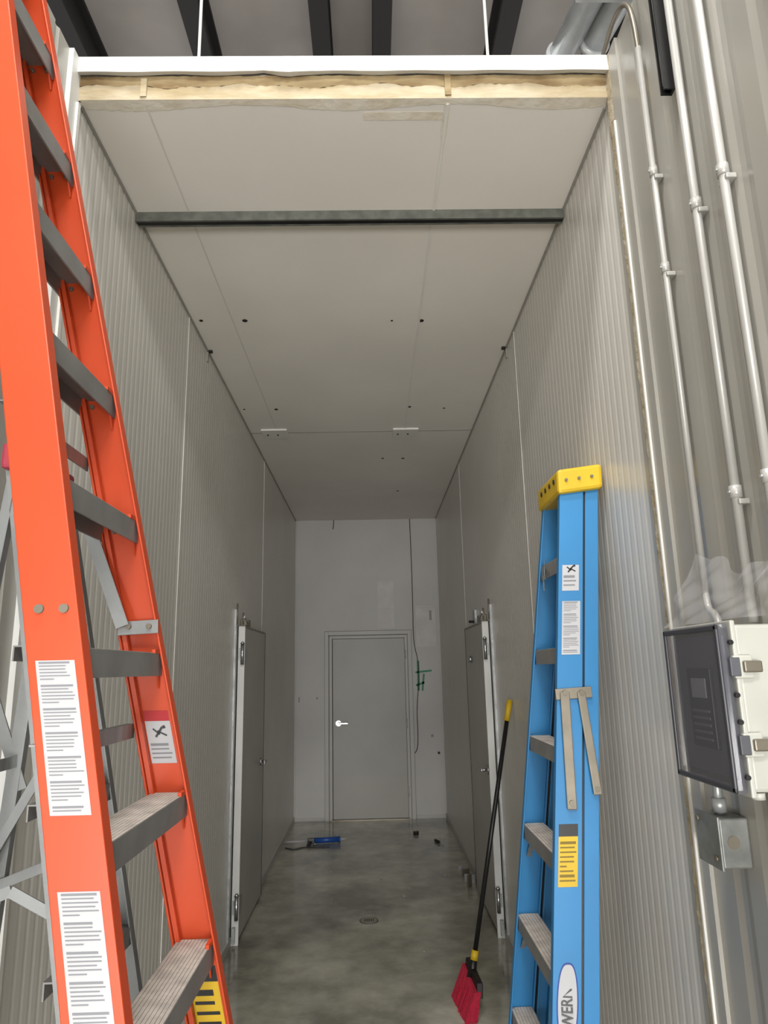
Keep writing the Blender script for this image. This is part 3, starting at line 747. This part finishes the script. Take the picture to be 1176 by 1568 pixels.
T_ = empty('tape_roll')
a = px_ray(637, 1275); a *= 1.66 / -a.z
cyl('outer', (a.x, a.y, 0.0), (a.x, a.y, 0.03), 0.028, M_dark, T_)
cyl('core', (a.x, a.y, 0.03), (a.x, a.y, 0.032), 0.016, M_ink, T_)
X = empty('screwdriver')
a = px_ray(672, 1288); a *= 1.66 / -a.z
cyl('handle', (a.x - 0.03, a.y + 0.06, 0.014), (a.x + 0.0, a.y - 0.02, 0.014), 0.013, M_dark, X)
cyl('shaft', (a.x, a.y - 0.02, 0.014), (a.x + 0.035, a.y - 0.12, 0.006), 0.004, M_galv, X)
Q = empty('metal_scrap')
for i, (x, y, w, h_, an) in enumerate([(0.74, 6.25, 0.07, 0.05, 0.3), (0.75, 6.05, 0.09, 0.06, -0.4), (0.73, 5.93, 0.05, 0.09, 0.8), (0.72, 6.42, 0.04, 0.03, 0.1)]):
    bar('piece_%d' % i, (x - w/2*math.cos(an), y - w/2*math.sin(an), h_/2), (x + w/2*math.cos(an), y + w/2*math.sin(an), h_/2), h_, 0.012, (0, 0, 1), (M_galv if i % 2 else M_bolt), Q, 0.002)
D2 = empty('floor_debris')
for i in range(26):
    x = random.uniform(-0.7, 0.7); y = random.uniform(4.2, 8.1); r = random.uniform(0.004, 0.009)
    cyl('chip_%d' % i, (x, y, 0), (x + 0.004, y, r*0.6), r, random.choice([M_label, M_foam2, M_ink]), D2, r1=r*0.6, seg=6)

# ------------------------------------------------------------ lights
def area(nm, loc, rot, sx, sy, e, col=(1, 0.985, 0.95)):
    l = bpy.data.lights.new(nm, 'AREA'); l.shape = 'RECTANGLE'; l.size = sx; l.size_y = sy; l.energy = e; l.color = col
    o = bpy.data.objects.new(nm, l); o.location = loc; o.rotation_euler = rot; scene.collection.objects.link(o)
    return o
area('high_bay_lamp', (-0.3, 0.6, 5.9), (0, 0, 0), 1.2, 0.6, 130)
area('high_bay_lamp.001', (0.3, -3.4, 5.9), (math.radians(25), 0, 0), 1.6, 1.0, 240)
area('high_bay_lamp.002', (-3.2, -3.5, 5.9), (0, 0, 0), 1.4, 0.8, 130)
area('high_bay_lamp.003', (3.2, -3.5, 5.9), (0, 0, 0), 1.4, 0.8, 130)
area('corridor_fill_light', (0, -11, 2.6), (math.radians(90), 0, 0), 5.0, 4.0, 450, (1, 0.99, 0.97))  # added fill light behind the camera, lifts the deep end of the corridor
# added fill light low behind the camera, tilted up to brighten ceiling panels
area('ceiling_fill_light', (0.0, -4.2, 0.7), (math.radians(90 + 27), 0, 0), 3.6, 1.0, 330, (1, 0.985, 0.96))
w = bpy.data.worlds.new('hall_ambient'); scene.world = w; w.use_nodes = True
bg = w.node_tree.nodes['Background']
bg.inputs[0].default_value = (0.97, 0.985, 1.0, 1); bg.inputs[1].default_value = 1.25

# ------------------------------------------------------------ camera
cd = bpy.data.cameras.new('camera'); cam = bpy.data.objects.new('camera', cd)
scene.collection.objects.link(cam)
cd.sensor_fit = 'HORIZONTAL'; cd.sensor_width = 36; cd.lens = 36 * 1060 / 1176; cd.clip_start = 0.05
yv = Vector((-17, -241, -1060)).normalized()
zv = Vector((-101, 4662, -1060)); zv = (zv - yv * zv.dot(yv)).normalized()
xv = yv.cross(zv)
Rm = Matrix((xv, yv, zv)).to_4x4()
cam.matrix_world = Matrix.Translation((0, 0, 1.68)) @ Rm
scene.camera = cam
